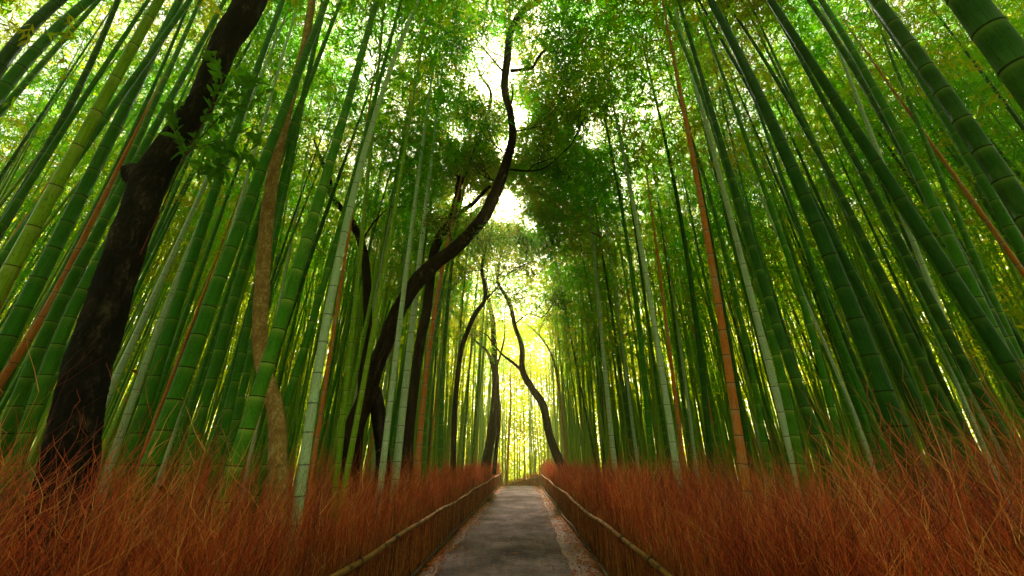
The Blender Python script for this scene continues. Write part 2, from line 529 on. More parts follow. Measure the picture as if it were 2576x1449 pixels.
# wild dry brush behind each fence
def brush(side, fn, label, y1, n):
    Yv = .5 + (y1 - .5) * rng.random(n) ** 2.0
    wdt = np.clip(3.4 - .09 * Yv, .9, 3.4)
    q = rng.random(n) ** 1.25
    X = fn(Yv) + side * (.10 + q * wdt)
    Yv = np.where(X ** 2 + Yv ** 2 < 2.1 ** 2, Yv + 1.9, Yv)
    Hh = rng.uniform(.65, 1.0, n) * (1.16 + .62 * q * np.clip(1 - Yv / 14, 0, 1)) * (1 + .22 * np.sin(Yv * 1.3 + X * 2) * np.sin(X * 3.1)) * np.clip(1.0 - .006 * Yv, .8, 1)
    Hh *= np.where(rng.random(n) < .05, rng.uniform(1.1, 1.45, n), 1)
    S = 7; t = np.linspace(0, 1, S)
    base = np.stack([X, Yv, ground_z(X, Yv)], 1)
    az = rng.uniform(0, 6.28, n); ln = np.abs(rng.normal(0, .22, n))
    lx = np.cos(az) * ln * np.minimum(1, q * 3 + .25) - side * .25 * np.minimum(1, q * 3 + .05) + side * .04; ly = np.sin(az) * ln
    Hh *= 1 + .45 * np.exp(-((Yv - 25.5) / 1.2) ** 2) * (side < 0) + .25 * np.exp(-((Yv - 24.5) / 1.5) ** 2) * (side > 0)
    kn = np.cumsum(rng.normal(0, .016, (n, S, 3)), axis=1); kn[..., 2] *= .3
    P = base[:, None] + np.stack([lx[:, None] * t[None] ** 1.5, ly[:, None] * t[None] ** 1.5, Hh[:, None] * t[None]], -1) + kn
    r0 = rng.uniform(.0013, .0025, n) * (1 + Yv * .07)
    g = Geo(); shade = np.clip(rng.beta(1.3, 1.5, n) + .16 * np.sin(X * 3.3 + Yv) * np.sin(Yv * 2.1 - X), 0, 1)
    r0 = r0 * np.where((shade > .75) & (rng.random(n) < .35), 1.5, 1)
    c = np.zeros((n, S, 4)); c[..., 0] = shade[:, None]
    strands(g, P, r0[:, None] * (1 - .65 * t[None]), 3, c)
    S2 = 4; t2 = np.linspace(0, 1, S2)
    for k in range(5):
        i0 = rng.integers(1, 7, n)
        st = P[np.arange(n), i0]
        L = rng.uniform(.08, .34, n)
        a2 = rng.uniform(0, 6.28, n); el = rng.uniform(.6, 1.4, n)
        D = np.stack([np.cos(a2) * np.cos(el), np.sin(a2) * np.cos(el), np.sin(el)], 1)
        P2 = st[:, None] + D[:, None] * (L[:, None] * t2[None])[..., None] + np.cumsum(rng.normal(0, .008, (n, S2, 3)), axis=1) * (t2[None, :, None] > 0)
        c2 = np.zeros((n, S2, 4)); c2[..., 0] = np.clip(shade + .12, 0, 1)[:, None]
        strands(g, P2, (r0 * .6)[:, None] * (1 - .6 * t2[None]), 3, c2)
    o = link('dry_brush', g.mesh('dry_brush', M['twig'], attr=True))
    tag(o, label, 'brush', kind='stuff')


brush(-1, fence_l, 'tangle of rust coloured dry twigs behind the left fence', 29, 22000)
brush(1, lambda y: fence_r(y), 'tangle of rust coloured dry twigs behind the right fence', 27, 22000)
# brush following the turned fence past the corner
n = 1500
t_ = rng.random(n); X = .83 - t_ * 3.2 + rng.uniform(.05, .9, n); Y = 25.2 + t_ * 6 + rng.uniform(0, .6, n)
t5 = np.linspace(0, 1, 5)
P = np.stack([X[:, None] + rng.normal(0, .1, (n, 1)) * t5, Y[:, None] + rng.normal(0, .1, (n, 1)) * t5, ground_z(0, Y)[:, None] + rng.uniform(.7, 1.1, (n, 1)) * t5], -1)
g = Geo(); c = np.zeros((n, 5, 4)); c[..., 0] = rng.random((n, 1))
strands(g, P, np.full((n, 5), .006), 3, c)
tag(link('dry_brush', g.mesh('dry_brush', M['twig'], attr=True)), 'rust coloured dry twigs where the path bends out of sight', 'brush', kind='stuff')

# leaf litter on both margins of the path
n = 17000
Yl = .5 + 26 * rng.random(n) ** 1.8
left = rng.random(n) < .5
Xl = np.where(left, -1.60 + np.abs(rng.normal(0, .17, n)), fence_r(Yl) - np.abs(rng.normal(0, .24, n)))
m_ = (rng.random(n) < .055); Xl[m_] = rng.uniform(-1.4, .7, m_.sum())
C = np.stack([Xl, Yl, ground_z(0, Yl) + rng.uniform(.012, .035, n) + .014], 1)
g = Geo(); D = rng.normal(size=(n, 3)); D[:, 2] *= .22
leaves(g, C, D, rng.uniform(.03, .075, n), rng.uniform(.008, .022, n), .25)
tag(link('leaf_litter', g.mesh('leaf_litter', M['leaf_dead'], smooth=False)), 'fallen brown leaves scattered along the path margins', 'leaf litter', kind='stuff')
n = 26000
Yl = .5 + 30 * rng.random(n) ** 1.5; s_ = np.where(rng.random(n) < .5, -1, 1)
Xl = np.where(s_ < 0, -1.7 - 9 * rng.random(n) ** 1.3, 1.2 + 9 * rng.random(n) ** 1.3)
C = np.stack([Xl, Yl, ground_z(0, Yl) + rng.uniform(.05, .10, n)], 1)
g = Geo(); D = rng.normal(size=(n, 3)); D[:, 2] *= .3
leaves(g, C, D, rng.uniform(.06, .14, n), rng.uniform(.015, .035, n), .25)
tag(link('leaf_litter', g.mesh('leaf_litter', M['leaf_dead'], smooth=False)), 'deep carpet of dead bamboo leaves under the culms', 'leaf litter', kind='stuff')

# ------------------------------------------------------------------ bamboo
def culm_geo(fx, H, r0, z_vis=None, sides=14, powdery=.25):
    """fx(z) -> xy offset; nodes with a raised ridge, a dark scar and powder below it"""
    zs, rad, C = [], [], []
    z = -.1; L = .22
    zn = []
    while z < H:
        zn.append(z); z += L * (1 + .06 * math.sin(len(zn) * 2.1)); L = min(L + .014, .40)
    k = max(r0, .03) / .06
    for i, z in enumerate(zn):
        t = max(z, 0) / H
        r = r0 * max(.12, (1 - t) ** .75 * .93 + .07)
        gap = (zn[i + 1] - z) if i + 1 < len(zn) else .3
        for dz, dr, dk, bl in ((-.11, 1.0, 0, 0), (-.05, 1.0, 0, .3), (-.024, 1.0, 0, .8), (-.006 * k, 1.0, .0, 1.0), (-.003 * k, 1.035, 1, 0), (.003 * k, 1.02, 1, 0), (.006 * k, 1.055, .1, .5), (.016, 1.0, 0, .25 * powdery), (gap * .45, .985, 0, 0)):
            zs.append(z + dz); rad.append(r * dr); C.append((dk, bl, t, 1))
    zs = np.array(zs); o = np.argsort(zs, kind='stable')
    zs = zs[o]; rad = np.array(rad)[o]; C = np.array(C)[o]
    xy = np.array([fx(z) for z in zs])
    g = Geo(); one_tube(g, np.c_[xy, zs], rad, sides, C)
    return g


def crown_geo(H, z0, n_nodes, per, spread, Lf=.13, Wf=.030, fx=None, top=True):
    g = Geo()
    zz = z0 + (H - z0) * (np.arange(n_nodes) + rng.uniform(0, .6, n_nodes)) / n_nodes
    for i, z in enumerate(zz):
        tt = (z - z0) / (H - z0)
        bl = spread * (0.55 + .75 * math.sin(math.pi * min(1, tt * .85 + .12))) * random.uniform(.7, 1.15)
        if tt > .8: bl *= 1 - (tt - .8) * 2.5
        bl = max(bl, .35)
        a0 = (i % 2) * math.pi + random.uniform(-.9, .9)
        for da in (-.35, .35):
            a = a0 + da + random.uniform(-.2, .2); el = random.uniform(.25, .9)
            S = 5; t = np.linspace(0, 1, S)
            d = np.array([math.cos(a), math.sin(a), 0])
            b0 = np.array([*(fx(z) if fx else (0, 0)), z])
            P = b0 + d[None] * (bl * t * math.cos(el))[:, None] + np.array([0, 0, 1.0])[None] * (bl * (math.sin(el) * t - .55 * t ** 2.3))[:, None]
            strands(g, P[None], np.linspace(.008, .002, S)[None], 3)
            # side sprays
            u = rng.beta(2.4, 1.3, per)
            Cn = np.stack([np.interp(u, t, P[:, k]) for k in range(3)], 1)
            ns = 7
            sp_o = rng.normal(0, .20, (ns, 3)) * np.array([1, 1, .7])
            Cn = Cn + sp_o[rng.integers(0, ns, per)] * u[:, None] ** .5 + rng.normal(0, .085, (per, 3))
            D = d[None] * .6 + rng.normal(0, .6, (per, 3)); D[:, 2] -= .2
            sprays(g, Cn, D, 8, Lf, Wf)
    return g


crowns = []
for i in range(10):
    H = 15 + random.uniform(-1, 1.2)
    z0 = [4.5, 6, 7.5, 5.5, 8, 6.5, 9, 7, 5, 8.5][i]
    g = crown_geo(H, z0, int((H - z0) * 3.2), 8, random.uniform(1.15, 1.55), .15, .030)
    crowns.append(g.mesh('crown', M['leaf'], smooth=False))
high = [c for c, z in zip(crowns, [4.5, 6, 7.5, 5.5, 8, 6.5, 9, 7, 5, 8.5]) if z >= 7.5]

tops = []
for i in range(5):
    g = crown_geo(16.5, 10.2 + .4 * i, 22, 8, random.uniform(1.1, 1.5), .15, .030)
    tops.append(g.mesh('crown', M['leaf'], smooth=False))

GROUP = 'bamboo culms of the grove'


def bamboo(loc, label, culm_me, crown_me, rot=None, scale=1.0, crown_rot=None):
    root = link('bamboo', None, None, loc)
    tag(root, label, 'bamboo', GROUP)
    if rot is not None:
        root.rotation_mode = 'QUATERNION'; root.rotation_quaternion = rot
    root.scale = (scale,) * 3
    link('culm', culm_me, root)
    if crown_me is not None:
        c = link('crown', crown_me, root)
        if crown_rot is not None:
            c.rotation_mode = 'QUATERNION'; c.rotation_quaternion = crown_rot
    return root


# traced culms: (colour, culm diameter in m, width in photo px at the first point, points up the culm, label)
HERO = [
 ('green', .15, 50, [(10, 890), (40, 785), (80, 724), (160, 582), (210, 487), (255, 395), (300, 300), (340, 220), (380, 145), (420, 65), (450, 0)], 'broad green bamboo rising past the upper left sky glint, left of the big dark tree'),
 ('green', .14, 40, [(0, 237), (50, 165), (103, 118), (150, 65), (205, 15)], 'thick green bamboo crossing the upper left corner, second from the corner'),
 ('dark', .15, 42, [(0, 165), (40, 110), (75, 72), (120, 25), (150, 0)], 'thick dark green bamboo nearest the upper left corner'),
 ('green', .09, 22, [(20, 260), (100, 165), (165, 95), (240, 10)], 'slimmer green bamboo just below the two thick ones in the upper left corner'),
 ('dark', .12, 30, [(10, 570), (45, 495), (90, 420), (160, 300), (200, 215), (250, 120), (295, 0)], 'dark green bamboo leaning from the left edge towards the top'),
 ('green', .11, 29, [(140, 820), (185, 720), (250, 565), (320, 415), (380, 285), (440, 140), (505, 0)], 'glossy green bamboo just left of the dark tree trunk'),
 ('green', .08, 18, [(165, 680), (215, 560), (300, 400), (370, 260), (425, 130), (470, 20)], 'thin green bamboo between two thicker ones left of the dark tree'),
 ('tan', .07, 16, [(20, 724), (75, 620), (130, 520), (200, 380), (250, 295), (300, 205)], 'thin reddish brown dead bamboo at the far left'),
 ('tan', .10, 26, [(0, 965), (65, 860), (105, 800), (150, 720), (185, 650)], 'orange brown dead bamboo low at the left edge'),
 ('green', .13, 40, [(25, 1055), (60, 975), (95, 885), (130, 805), (170, 725), (215, 640)], 'green bamboo low at the left beside the orange brown dead one'),
 ('green', .13, 40, [(95, 1010), (120, 925), (150, 850), (205, 745), (250, 650)], 'green bamboo half hidden by the dark tree on its left side'),
 ('pale', .09, 22, [(270, 1175), (295, 1120), (310, 1075), (335, 1020), (355, 960), (380, 875), (400, 805), (435, 725), (490, 600)], 'pale powdery bamboo right of the dark tree base'),
 ('green', .13, 38, [(320, 1175), (350, 1075), (375, 985), (405, 880), (435, 800), (460, 725), (510, 570), (560, 430), (600, 300), (650, 170), (700, 30)], 'green bamboo behind the leafy sprig of the dark tree'),
 ('green', .155, 50, [(375, 1175), (415, 1070), (450, 980), (485, 890), (515, 805), (545, 725), (580, 630), (610, 550), (640, 470), (668, 400), (693, 330), (720, 260), (750, 190), (770, 130), (795, 75), (822, 0)], 'thickest green bamboo between the dark tree and the tan tree'),
 ('pale', .06, 15, [(405, 1190), (425, 1120), (450, 1040), (468, 970), (490, 900)], 'thin pale bamboo with close joints beside the thickest left bamboo'),
 ('green', .12, 32, [(475, 1160), (505, 1075), (525, 965), (560, 840), (580, 775), (595, 725), (640, 600), (690, 450), (740, 300)], 'green bamboo second to the left of the tan tree'),
 ('green', .10, 25, [(550, 1140), (575, 1035), (600, 935), (625, 810), (660, 660), (700, 500)], 'green bamboo directly left of the tan tree'),
 ('green', .14, 44, [(600, 1175), (630, 1065), (645, 1005), (665, 935), (690, 855), (710, 775), (725, 725), (745, 680), (790, 560), (830, 440), (860, 310), (900, 180), (945, 0)], 'bright green bamboo crossing in front of the tan tree'),
 ('green', .09, 22, [(715, 1035), (735, 965), (750, 915), (775, 840), (800, 765), (810, 725), (850, 600), (880, 480)], 'green bamboo with white joint rings just right of the tan tree'),
 ('pale', .10, 28, [(765, 1155), (775, 1065), (790, 1005), (800, 950), (815, 870), (830, 775), (838, 725), (858, 600), (880, 500), (900, 450), (925, 350), (950, 280), (978, 200), (1003, 115), (1030, 50)], 'whitish powdery bamboo left of the forked curved tree'),
 ('tan', .06, 12, [(795, 1110), (820, 975), (840, 825), (855, 725), (868, 650), (888, 525)], 'thin orange bamboo right beside the whitish powdery one'),
 ('yellow', .08, 15, [(868, 1003), (883, 870), (892, 770), (908, 620), (918, 537), (925, 440), (940, 300)], 'yellowish green bamboo in front of the thin curving dark trunk'),
 ('yellow', .07, 13, [(925, 903), (945, 803), (962, 703), (982, 597), (992, 537), (1010, 420), (1040, 250)], 'yellowish green bamboo rising behind the curved tree'),
 ('pale', .10, 16, [(975, 1080), (982, 1003), (995, 903), (1012, 770), (1025, 653), (1039, 537), (1060, 400), (1085, 200)], 'pale green bamboo first to the right of the curved tree fork'),
 ('pale', .12, 21, [(998, 1200), (1000, 1136), (1010, 1062), (1017, 985), (1032, 870), (1042, 770), (1052, 670), (1062, 570), (1078, 480), (1094, 350), (1108, 235), (1118, 125)], 'broad whitish bamboo between the curved tree and its slimmer neighbour trunk'),
 ('tan', .10, 17, [(1049, 1200), (1056, 1115), (1063, 1027), (1070, 939), (1079, 870), (1099, 770), (1112, 687), (1122, 620)], 'ringed orange dead bamboo left of the path'),
 ('green', .09, 12, [(1066, 1196), (1070, 1045), (1079, 939), (1100, 820), (1118, 700)], 'green bamboo right behind the ringed orange one'),
 ('green', .10, 14, [(1109, 1196), (1110, 1080), (1112, 970), (1122, 803), (1135, 703), (1149, 570)], 'upright green bamboo two steps right of the ringed orange one'),
 ('pale', .11, 14, [(1549, 1214), (1543, 1136), (1534, 1045), (1527, 974), (1512, 870), (1508, 770), (1498, 670), (1489, 587)], 'whitish bamboo nearest the path on its right side'),
 ('pale', .12, 19, [(1711, 1249), (1700, 1168), (1690, 1080), (1675, 1003), (1659, 903), (1645, 820), (1629, 720), (1612, 620), (1599, 525), (1574, 425), (1549, 300), (1529, 200)], 'tall whitish powdery bamboo left of the thin orange one, right of the path'),
 ('tan', .08, 12, [(1720, 1200), (1717, 1115), (1703, 1027), (1693, 939), (1675, 820), (1665, 737), (1655, 653), (1649, 597)], 'thin orange brown bamboo beside the tall whitish one'),
 ('tan', .11, 26, [(1877, 1225), (1867, 1150), (1855, 1075), (1840, 975), (1825, 885), (1812, 790), (1802, 725), (1792, 700), (1782, 625), (1767, 500), (1747, 410), (1727, 325)], 'thick bright orange dead bamboo, the broadest orange one right of the path'),
 ('pale', .10, 24, [(2027, 1275), (2012, 1215), (1990, 1140), (1967, 1050), (1947, 970), (1927, 890), (1907, 820), (1887, 725), (1872, 675), (1852, 600), (1827, 500), (1790, 370)], 'pale grey green bamboo right of the thick orange one'),
 ('green', .11, 28, [(2047, 1250), (2027, 1200), (2012, 1140), (1997, 1070), (1977, 1005), (1957, 940), (1937, 875), (1917, 815), (1902, 725), (1882, 590), (1857, 500), (1832, 425), (1802, 350), (1772, 250), (1742, 150), (1717, 100), (1660, 0)], 'green bamboo with white rings overlapping the pale grey green one'),
 ('dark', .12, 33, [(2095, 1200), (2042, 1075), (2022, 1020), (1997, 945), (1972, 870), (1947, 795), (1927, 725), (1900, 640), (1870, 560)], 'dark green bamboo left of the very thick right hand one'),
 ('dark', .15, 58, [(2310, 1200), (2272, 1105), (2222, 985), (2177, 865), (2132, 765), (2117, 725), (2087, 650), (2047, 550), (2007, 460), (1967, 370), (1937, 300), (1907, 230), (1882, 165), (1842, 100), (1807, 40), (1785, 5)], 'very thick dark green bamboo sweeping from lower right to top centre'),
 ('dark', .15, 66, [(2567, 520), (2497, 415), (2435, 325), (2395, 265), (2337, 185), (2282, 105), (2237, 45), (2200, 0)], 'massive dark bamboo in the upper right, second from the corner'),
 ('dark', .17, 112, [(2576, 190), (2517, 110), (2467, 45), (2430, 0)], 'massive dark bamboo filling the upper right corner'),
 ('dark', .12, 40, [(2557, 935), (2527, 870), (2497, 805), (2457, 725), (2442, 700), (2397, 610), (2357, 530), (2307, 440), (2247, 335), (2197, 260), (2142, 165), (2097, 90), (2037, 0)], 'dark green bamboo reaching the top edge, left one of a touching pair'),
 ('green', .10, 30, [(2330, 480), (2280, 380), (2225, 270), (2170, 170), (2115, 80), (2065, 0)], 'green bamboo, right one of a touching pair at the top right'),
 ('dark', .12, 36, [(2557, 1155), (2517, 1090), (2482, 1025), (2442, 960), (2412, 890), (2367, 805), (2332, 740), (2307, 690), (2267, 615), (2217, 530), (2187, 465), (2142, 380), (2107, 325), (2062, 235), (2027, 170), (1982, 85), (1932, 0)], 'long dark green bamboo from the lower right edge to the top'),
 ('dark', .10, 29, [(2337, 1085), (2307, 1015), (2272, 945), (2242, 875), (2207, 800), (2162, 725), (2142, 690), (2097, 600), (2062, 540), (2017, 450)], 'dark green bamboo running right alongside the very thick sweeping one'),
 ('green', .09, 22, [(2380, 1125), (2352, 1044), (2317, 964), (2282, 884), (2257, 809), (2217, 724), (2170, 620)], 'medium green bamboo third to the right of the very thick sweeping one'),
 ('green', .08, 20, [(2257, 1205), (2217, 1115), (2182, 1035), (2152, 950), (2122, 875), (2092, 800), (2067, 725), (2030, 630)], 'green bamboo partly behind the very thick sweeping one, on its left'),
 ('green', .08, 22, [(2142, 1235), (2117, 1150), (2102, 1075), (2077, 975), (2062, 900), (2037, 815), (2007, 725), (1980, 640), (1950, 550)], 'green bamboo midway between the thick orange and the very thick sweeping one'),
 ('pale', .06, 12, [(2232, 1310), (2217, 1250), (2197, 1175), (2177, 1115), (2152, 1055), (2125, 980)], 'thin whitish bamboo low behind the right hand dry twigs'),
 ('pale', .08, 22, [(2537, 1165), (2497, 1090), (2467, 1025), (2432, 950), (2395, 860)], 'pale grey bamboo near the lower right edge'),
 ('yellow', .08, 8, [(1470, 1180), (1472, 1050), (1468, 900), (1462, 780)], 'orange green bamboo just right of the leaning path tree'),
 ('dark', .11, 17, [(1790, 1200), (1782, 1080), (1768, 950), (1750, 800), (1727, 640), (1700, 480), (1668, 330)], 'dark green bamboo left of the thick orange one'),
 ('green', .11, 17, [(1640, 1200), (1634, 1080), (1622, 950), (1604, 800), (1582, 640), (1560, 500)], 'green bamboo halfway between the two tallest whitish ones right of the path'),
 ('green', .10, 17, [(1940, 1200), (1915, 1080), (1895, 960), (1870, 830), (1840, 690), (1800, 540), (1750, 380)], 'green bamboo between the thick orange and the pale grey green one'),
 ('dark', .12, 33, [(2420, 1180), (2400, 1090), (2360, 985), (2310, 880), (2270, 790), (2220, 690), (2150, 560), (2080, 430), (2000, 290), (1925, 160), (1840, 20)], 'dark green bamboo crossing the upper right canopy behind the touching pair'),
 ('green', .10, 30, [(2560, 1000), (2500, 900), (2450, 820), (2400, 740)], 'green bamboo against the middle of the right edge'),
 ('green', .11, 34, [(2576, 640), (2540, 570), (2490, 490), (2440, 400), (2380, 300), (2310, 190)], 'green bamboo passing under the massive dark one in the upper right'),
]
hero_xy = []
for hi, (kind, D, wpx, pts, label) in enumerate(HERO):
    dep = D * 966 / wpx
    for _k in range(6):
        dep *= seen_width(at_depth(*pts[0], dep), D, (0, 0, 1)) / wpx
    off = abs(pts[0][0] - 1325) / 966
    if off * dep < 2.35:
        D *= 2.35 / (off * dep); dep = 2.35 / off
        D = min(D, .17)
    P = [at_depth(*pts[0], dep)]
    for q in pts[1:]:
        P.append(near_vertical(*q, P[-1]))
    P = np.array(P)
    deg = 2 if len(pts) > 4 else 1
    ax = np.polyfit(P[:, 2], P[:, 0], deg); ay = np.polyfit(P[:, 2], P[:, 1], deg)
    zl, zh = P[0, 2], P[-1, 2]

    def fx(z, ax=ax, ay=ay, zl=zl, zh=zh):
        zc = min(max(z, zl), zh)
        x = np.polyval(ax, zc) + np.polyval(np.polyder(ax), zc) * (z - zc)
        y = np.polyval(ay, zc) + np.polyval(np.polyder(ay), zc) * (z - zc)
        return x, y
    b = fx(0)
    H = 15.5 + 1.2 * math.sin(hi * 3.3) - (4.5 if kind == 'tan' else 0)
    # diameter quoted at first point: scale up for the taper below it
    t0 = max(P[0, 2], 0) / H
    r0 = D / 2 / ((1 - t0) ** .75 * .93 + .07)
    gz = float(ground_z(b[0], b[1]))
    f2 = lambda z, fx=fx, b=b: (fx(z)[0] - b[0], fx(z)[1] - b[1])
    g = culm_geo(f2, H, r0, sides=18 if dep < 6 else 12)
    me = g.mesh('culm', M['culm_' + kind], attr=True)
    tx, ty = f2(11.0)
    q = Vector((0, 0, 1)).rotation_difference(Vector((tx, ty, 11)).normalized())
    cm = None if kind == 'tan' else (tops[hi % 5] if dep < 8 else high[hi % len(high)] if dep < 12 else crowns[hi % 10])
    bamboo((b[0], b[1], gz), label, me, cm, crown_rot=q)
    hero_xy.append((b[0], b[1], fx))
    print('HERO', hi, kind, 'dep %.1f' % dep, np.round(b, 2), 'lean', np.round(f2(8), 2), 'z', round(zl, 1), round(zh, 1))

# generic culms: shared meshes, copied
protos = {}
for kind, k in (('green', 5), ('dark', 4), ('pale', 2), ('tan', 2), ('yellow', 3)):
    L = []
    for i in range(k):
        a = random.uniform(0, 6.28); bend = random.uniform(.1, .8)
        fx = lambda z, a=a, bend=bend: (math.cos(a) * bend * (max(z, 0) / 15) ** 2.2, math.sin(a) * bend * (max(z, 0) / 15) ** 2.2)
        H = random.uniform(14, 16.5) - (5 if kind == 'tan' else 0)
        r0 = random.uniform(.045, .062)
        L.append(culm_geo(fx, H, r0, sides=10).mesh('culm', M['culm_' + kind], attr=True))
    protos[kind] = L

side_word = {-1: 'left', 1: 'right'}
look = {'green': 'green', 'dark': 'dark green', 'pale': 'pale powdery', 'tan': 'dry orange brown', 'yellow': 'yellowish green'}
placed = [(x, y) for x, y, _ in hero_xy]
want = 300 - len(HERO)
cnt = 0; tries = 0
while cnt < want and tries < 60000:
    tries += 1
    s = -1 if random.random() < .48 else 1
    rr = 4.6 + 15.5 * random.random() ** .62
    az = R(random.uniform(3.5, 63))
    x = s * rr * math.sin(az); y = rr * math.cos(az)
    if abs(x) < (2.5 if y < 16 else 2.1) or y > 34: continue
    if x > 0 and x < 2.2: continue
    azd = math.degrees(math.atan2(x, y))
    if any(abs(azd - a) < tol and rr < d for a, d, tol in ((-50, 5.2, 6), (-33.5, 5.4, 4.5), (-24.5, 8.2, 3.5), (-21.5, 8.2, 3), (-17, 10.2, 2.2), (-23, 10, 1.5), (-13, 12, 2), (-6, 21, 1.5), (5, 18, 1.5), (30, 6.5, 3.5), (22, 9, 1.5))): continue
    dmin = .38 if rr > 9 else .6
    if any((x - a) ** 2 + (y - b) ** 2 < dmin ** 2 for a, b in placed): continue
    placed.append((x, y))
    u = random.random()
    far = rr > 14 and abs(x) < 9
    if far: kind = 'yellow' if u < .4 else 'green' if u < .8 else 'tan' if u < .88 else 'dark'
    elif s > 0: kind = 'dark' if u < .45 else 'green' if u < .88 else 'pale' if u < .94 else 'tan'
    else: kind = 'green' if u < .6 else 'dark' if u < .72 else 'yellow' if u < .84 else 'pale' if u < .93 else 'tan'
    lx, ly = random.gauss(-s * .02, .045), random.gauss(0, .03)
    if random.random() < .07 and s > 0: lx *= 1.8
    q = Vector((0, 0, 1)).rotation_difference(Vector((lx, ly, 1)).normalized()) @ Quaternion((0, 0, 1), random.uniform(0, 6.28))
    band = 'near the fence' if abs(x) < 4.2 and y < 14 else 'lining the far end of the path' if abs(x) < 4.5 else 'deep in the grove' if rr > 12.5 else 'in the middle of the grove'
    label = f"{look[kind]} bamboo {band}, {side_word[s]} of the path"
    cm = None if kind == 'tan' or random.random() < .15 else tops[random.randrange(5)] if rr < 8.5 else high[random.randrange(len(high))] if rr < 12 else crowns[random.randrange(10)]
    bamboo((x, y, float(ground_z(x, y))), label, random.choice(protos[kind]), cm, q, random.uniform(.82, 1.12))
    cnt += 1
print('placed', cnt)

# openings where the sky breaks through the leaves
GAPS = [(1235, 180, 60), (1225, 120, 40), (1300, 290, 30), (1275, 370, 28), (1275, 510, 42), (1170, 490, 34), (1085, 530, 18), (1490, 330, 34), (1870, 280, 34), (2190, 405, 24), (340, 190, 30), (1330, 555, 18), (1150, 330, 22), (1010, 265, 20), (2330, 90, 50), (935, 610, 20)]
def in_gap(C):
    d = C - CAM; z = d @ FW
    x = 1288 + 966 * (d @ RT) / np.maximum(z, .01); y = 724.5 - 966 * (d @ UP) / np.maximum(z, .01)
    m = np.zeros(len(C), bool)
    for a, b, r in GAPS:
        m |= (z > 0) & ((x - a) ** 2 + (y - b) ** 2 < (r * 1.25 * (.7 + .6 * rng.random(len(C)))) ** 2)
    return m

# far grove: everything past the counted culms, one mass
g = Geo(); nf = 0
pos = []
while nf < 1800:
    rr = 19.5 + 21 * random.random() ** 1.0; az = R(random.uniform(-62, 62)); x = rr * math.sin(az); y = rr * math.cos(az)
    if abs(x + .4) < 2.0 and y < 35: continue
    pos.append((x, y)); nf += 1
pos = np.array(pos); n = len(pos)
t = np.linspace(0, 1, 9)
Hh = rng.uniform(12.5, 16.5, n); ln = rng.normal(0, .7, (n, 2))
P = np.stack([pos[:, :1] + ln[:, :1] * t[None] ** 1.7, pos[:, 1:] + ln[:, 1:] * t[None] ** 1.7, ground_z(0, pos[:, 1])[:, None] + Hh[:, None] * t[None]], -1)
strands(g, P, rng.uniform(.05, .075, n)[:, None] * (1 - .8 * t[None]), 6)
nm = 0
while nm < 170:
    rr = random.uniform(11.5, 20); az = R(random.uniform(6, 62)) * random.choice((-1, 1)); x = rr * math.sin(az); y = rr * math.cos(az)
    if abs(x) < 2.6: continue
    azd = math.degrees(az)
    if any(abs(azd - a) < tol and rr < d for a, d, tol in ((-13, 13, 2), (-6, 21, 1.5), (5, 18, 1.5))): continue
    nm += 1
    lx, ly = random.gauss(0, .04), random.gauss(0, .04)
    cgm = culm_geo(lambda z, lx=lx, ly=ly: (lx * z + .5 * lx * z * abs(z) / 12, ly * z), random.uniform(11, 14.5), random.uniform(.026, .040), sides=6)
    g.add(cgm.v[0] + np.array([x, y, float(ground_z(x, y))], np.float32), cgm.f[0], cgm.c[0])
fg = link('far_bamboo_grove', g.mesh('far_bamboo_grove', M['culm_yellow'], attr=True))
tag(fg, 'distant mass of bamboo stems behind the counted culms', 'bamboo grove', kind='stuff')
g = Geo()
nl = 200000
ctr = rng.integers(0, n, nl)
zz = 1 + rng.random(nl) ** .75 * 15
cl = rng.normal(0, .9, (n, 12, 3))
Cn = np.stack([pos[ctr, 0], pos[ctr, 1], zz + ground_z(0, pos[ctr, 1])], 1) + cl[ctr, (zz / 1.3).astype(int) % 12] + rng.normal(0, .45, (nl, 3))
k_ = ~((np.abs(Cn[:, 0] + .4) < 1.9 + (Cn[:, 1] < 30) * .8) & (Cn[:, 2] < 9)) & ~((np.abs(Cn[:, 0] + .4) < 4.0) & (Cn[:, 1] > 31))
near_low = (Cn[:, 1] < 30) & (np.hypot(Cn[:, 0], Cn[:, 1]) < 28) & (Cn[:, 2] < 4)
k_ &= ~near_low
Cn = Cn[k_]; Cn = Cn[~in_gap(Cn)]; nl = len(Cn)
D = rng.normal(size=(nl, 3)); D[:, 2] -= .6
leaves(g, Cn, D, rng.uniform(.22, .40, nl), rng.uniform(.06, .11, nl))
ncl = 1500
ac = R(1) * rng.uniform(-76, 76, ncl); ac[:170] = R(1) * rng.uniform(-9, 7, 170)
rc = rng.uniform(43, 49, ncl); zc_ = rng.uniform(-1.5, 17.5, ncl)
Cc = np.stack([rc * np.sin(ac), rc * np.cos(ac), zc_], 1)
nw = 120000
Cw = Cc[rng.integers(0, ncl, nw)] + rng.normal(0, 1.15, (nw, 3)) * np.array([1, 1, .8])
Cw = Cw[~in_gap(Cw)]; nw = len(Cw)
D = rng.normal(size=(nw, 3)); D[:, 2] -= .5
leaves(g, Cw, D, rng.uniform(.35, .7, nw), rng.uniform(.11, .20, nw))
tag(link('far_foliage', g.mesh('far_foliage', M['leaf_glow_tint'], smooth=False)), 'far background leaves with a bright yellow green glow put into their colour', 'foliage', kind='stuff')

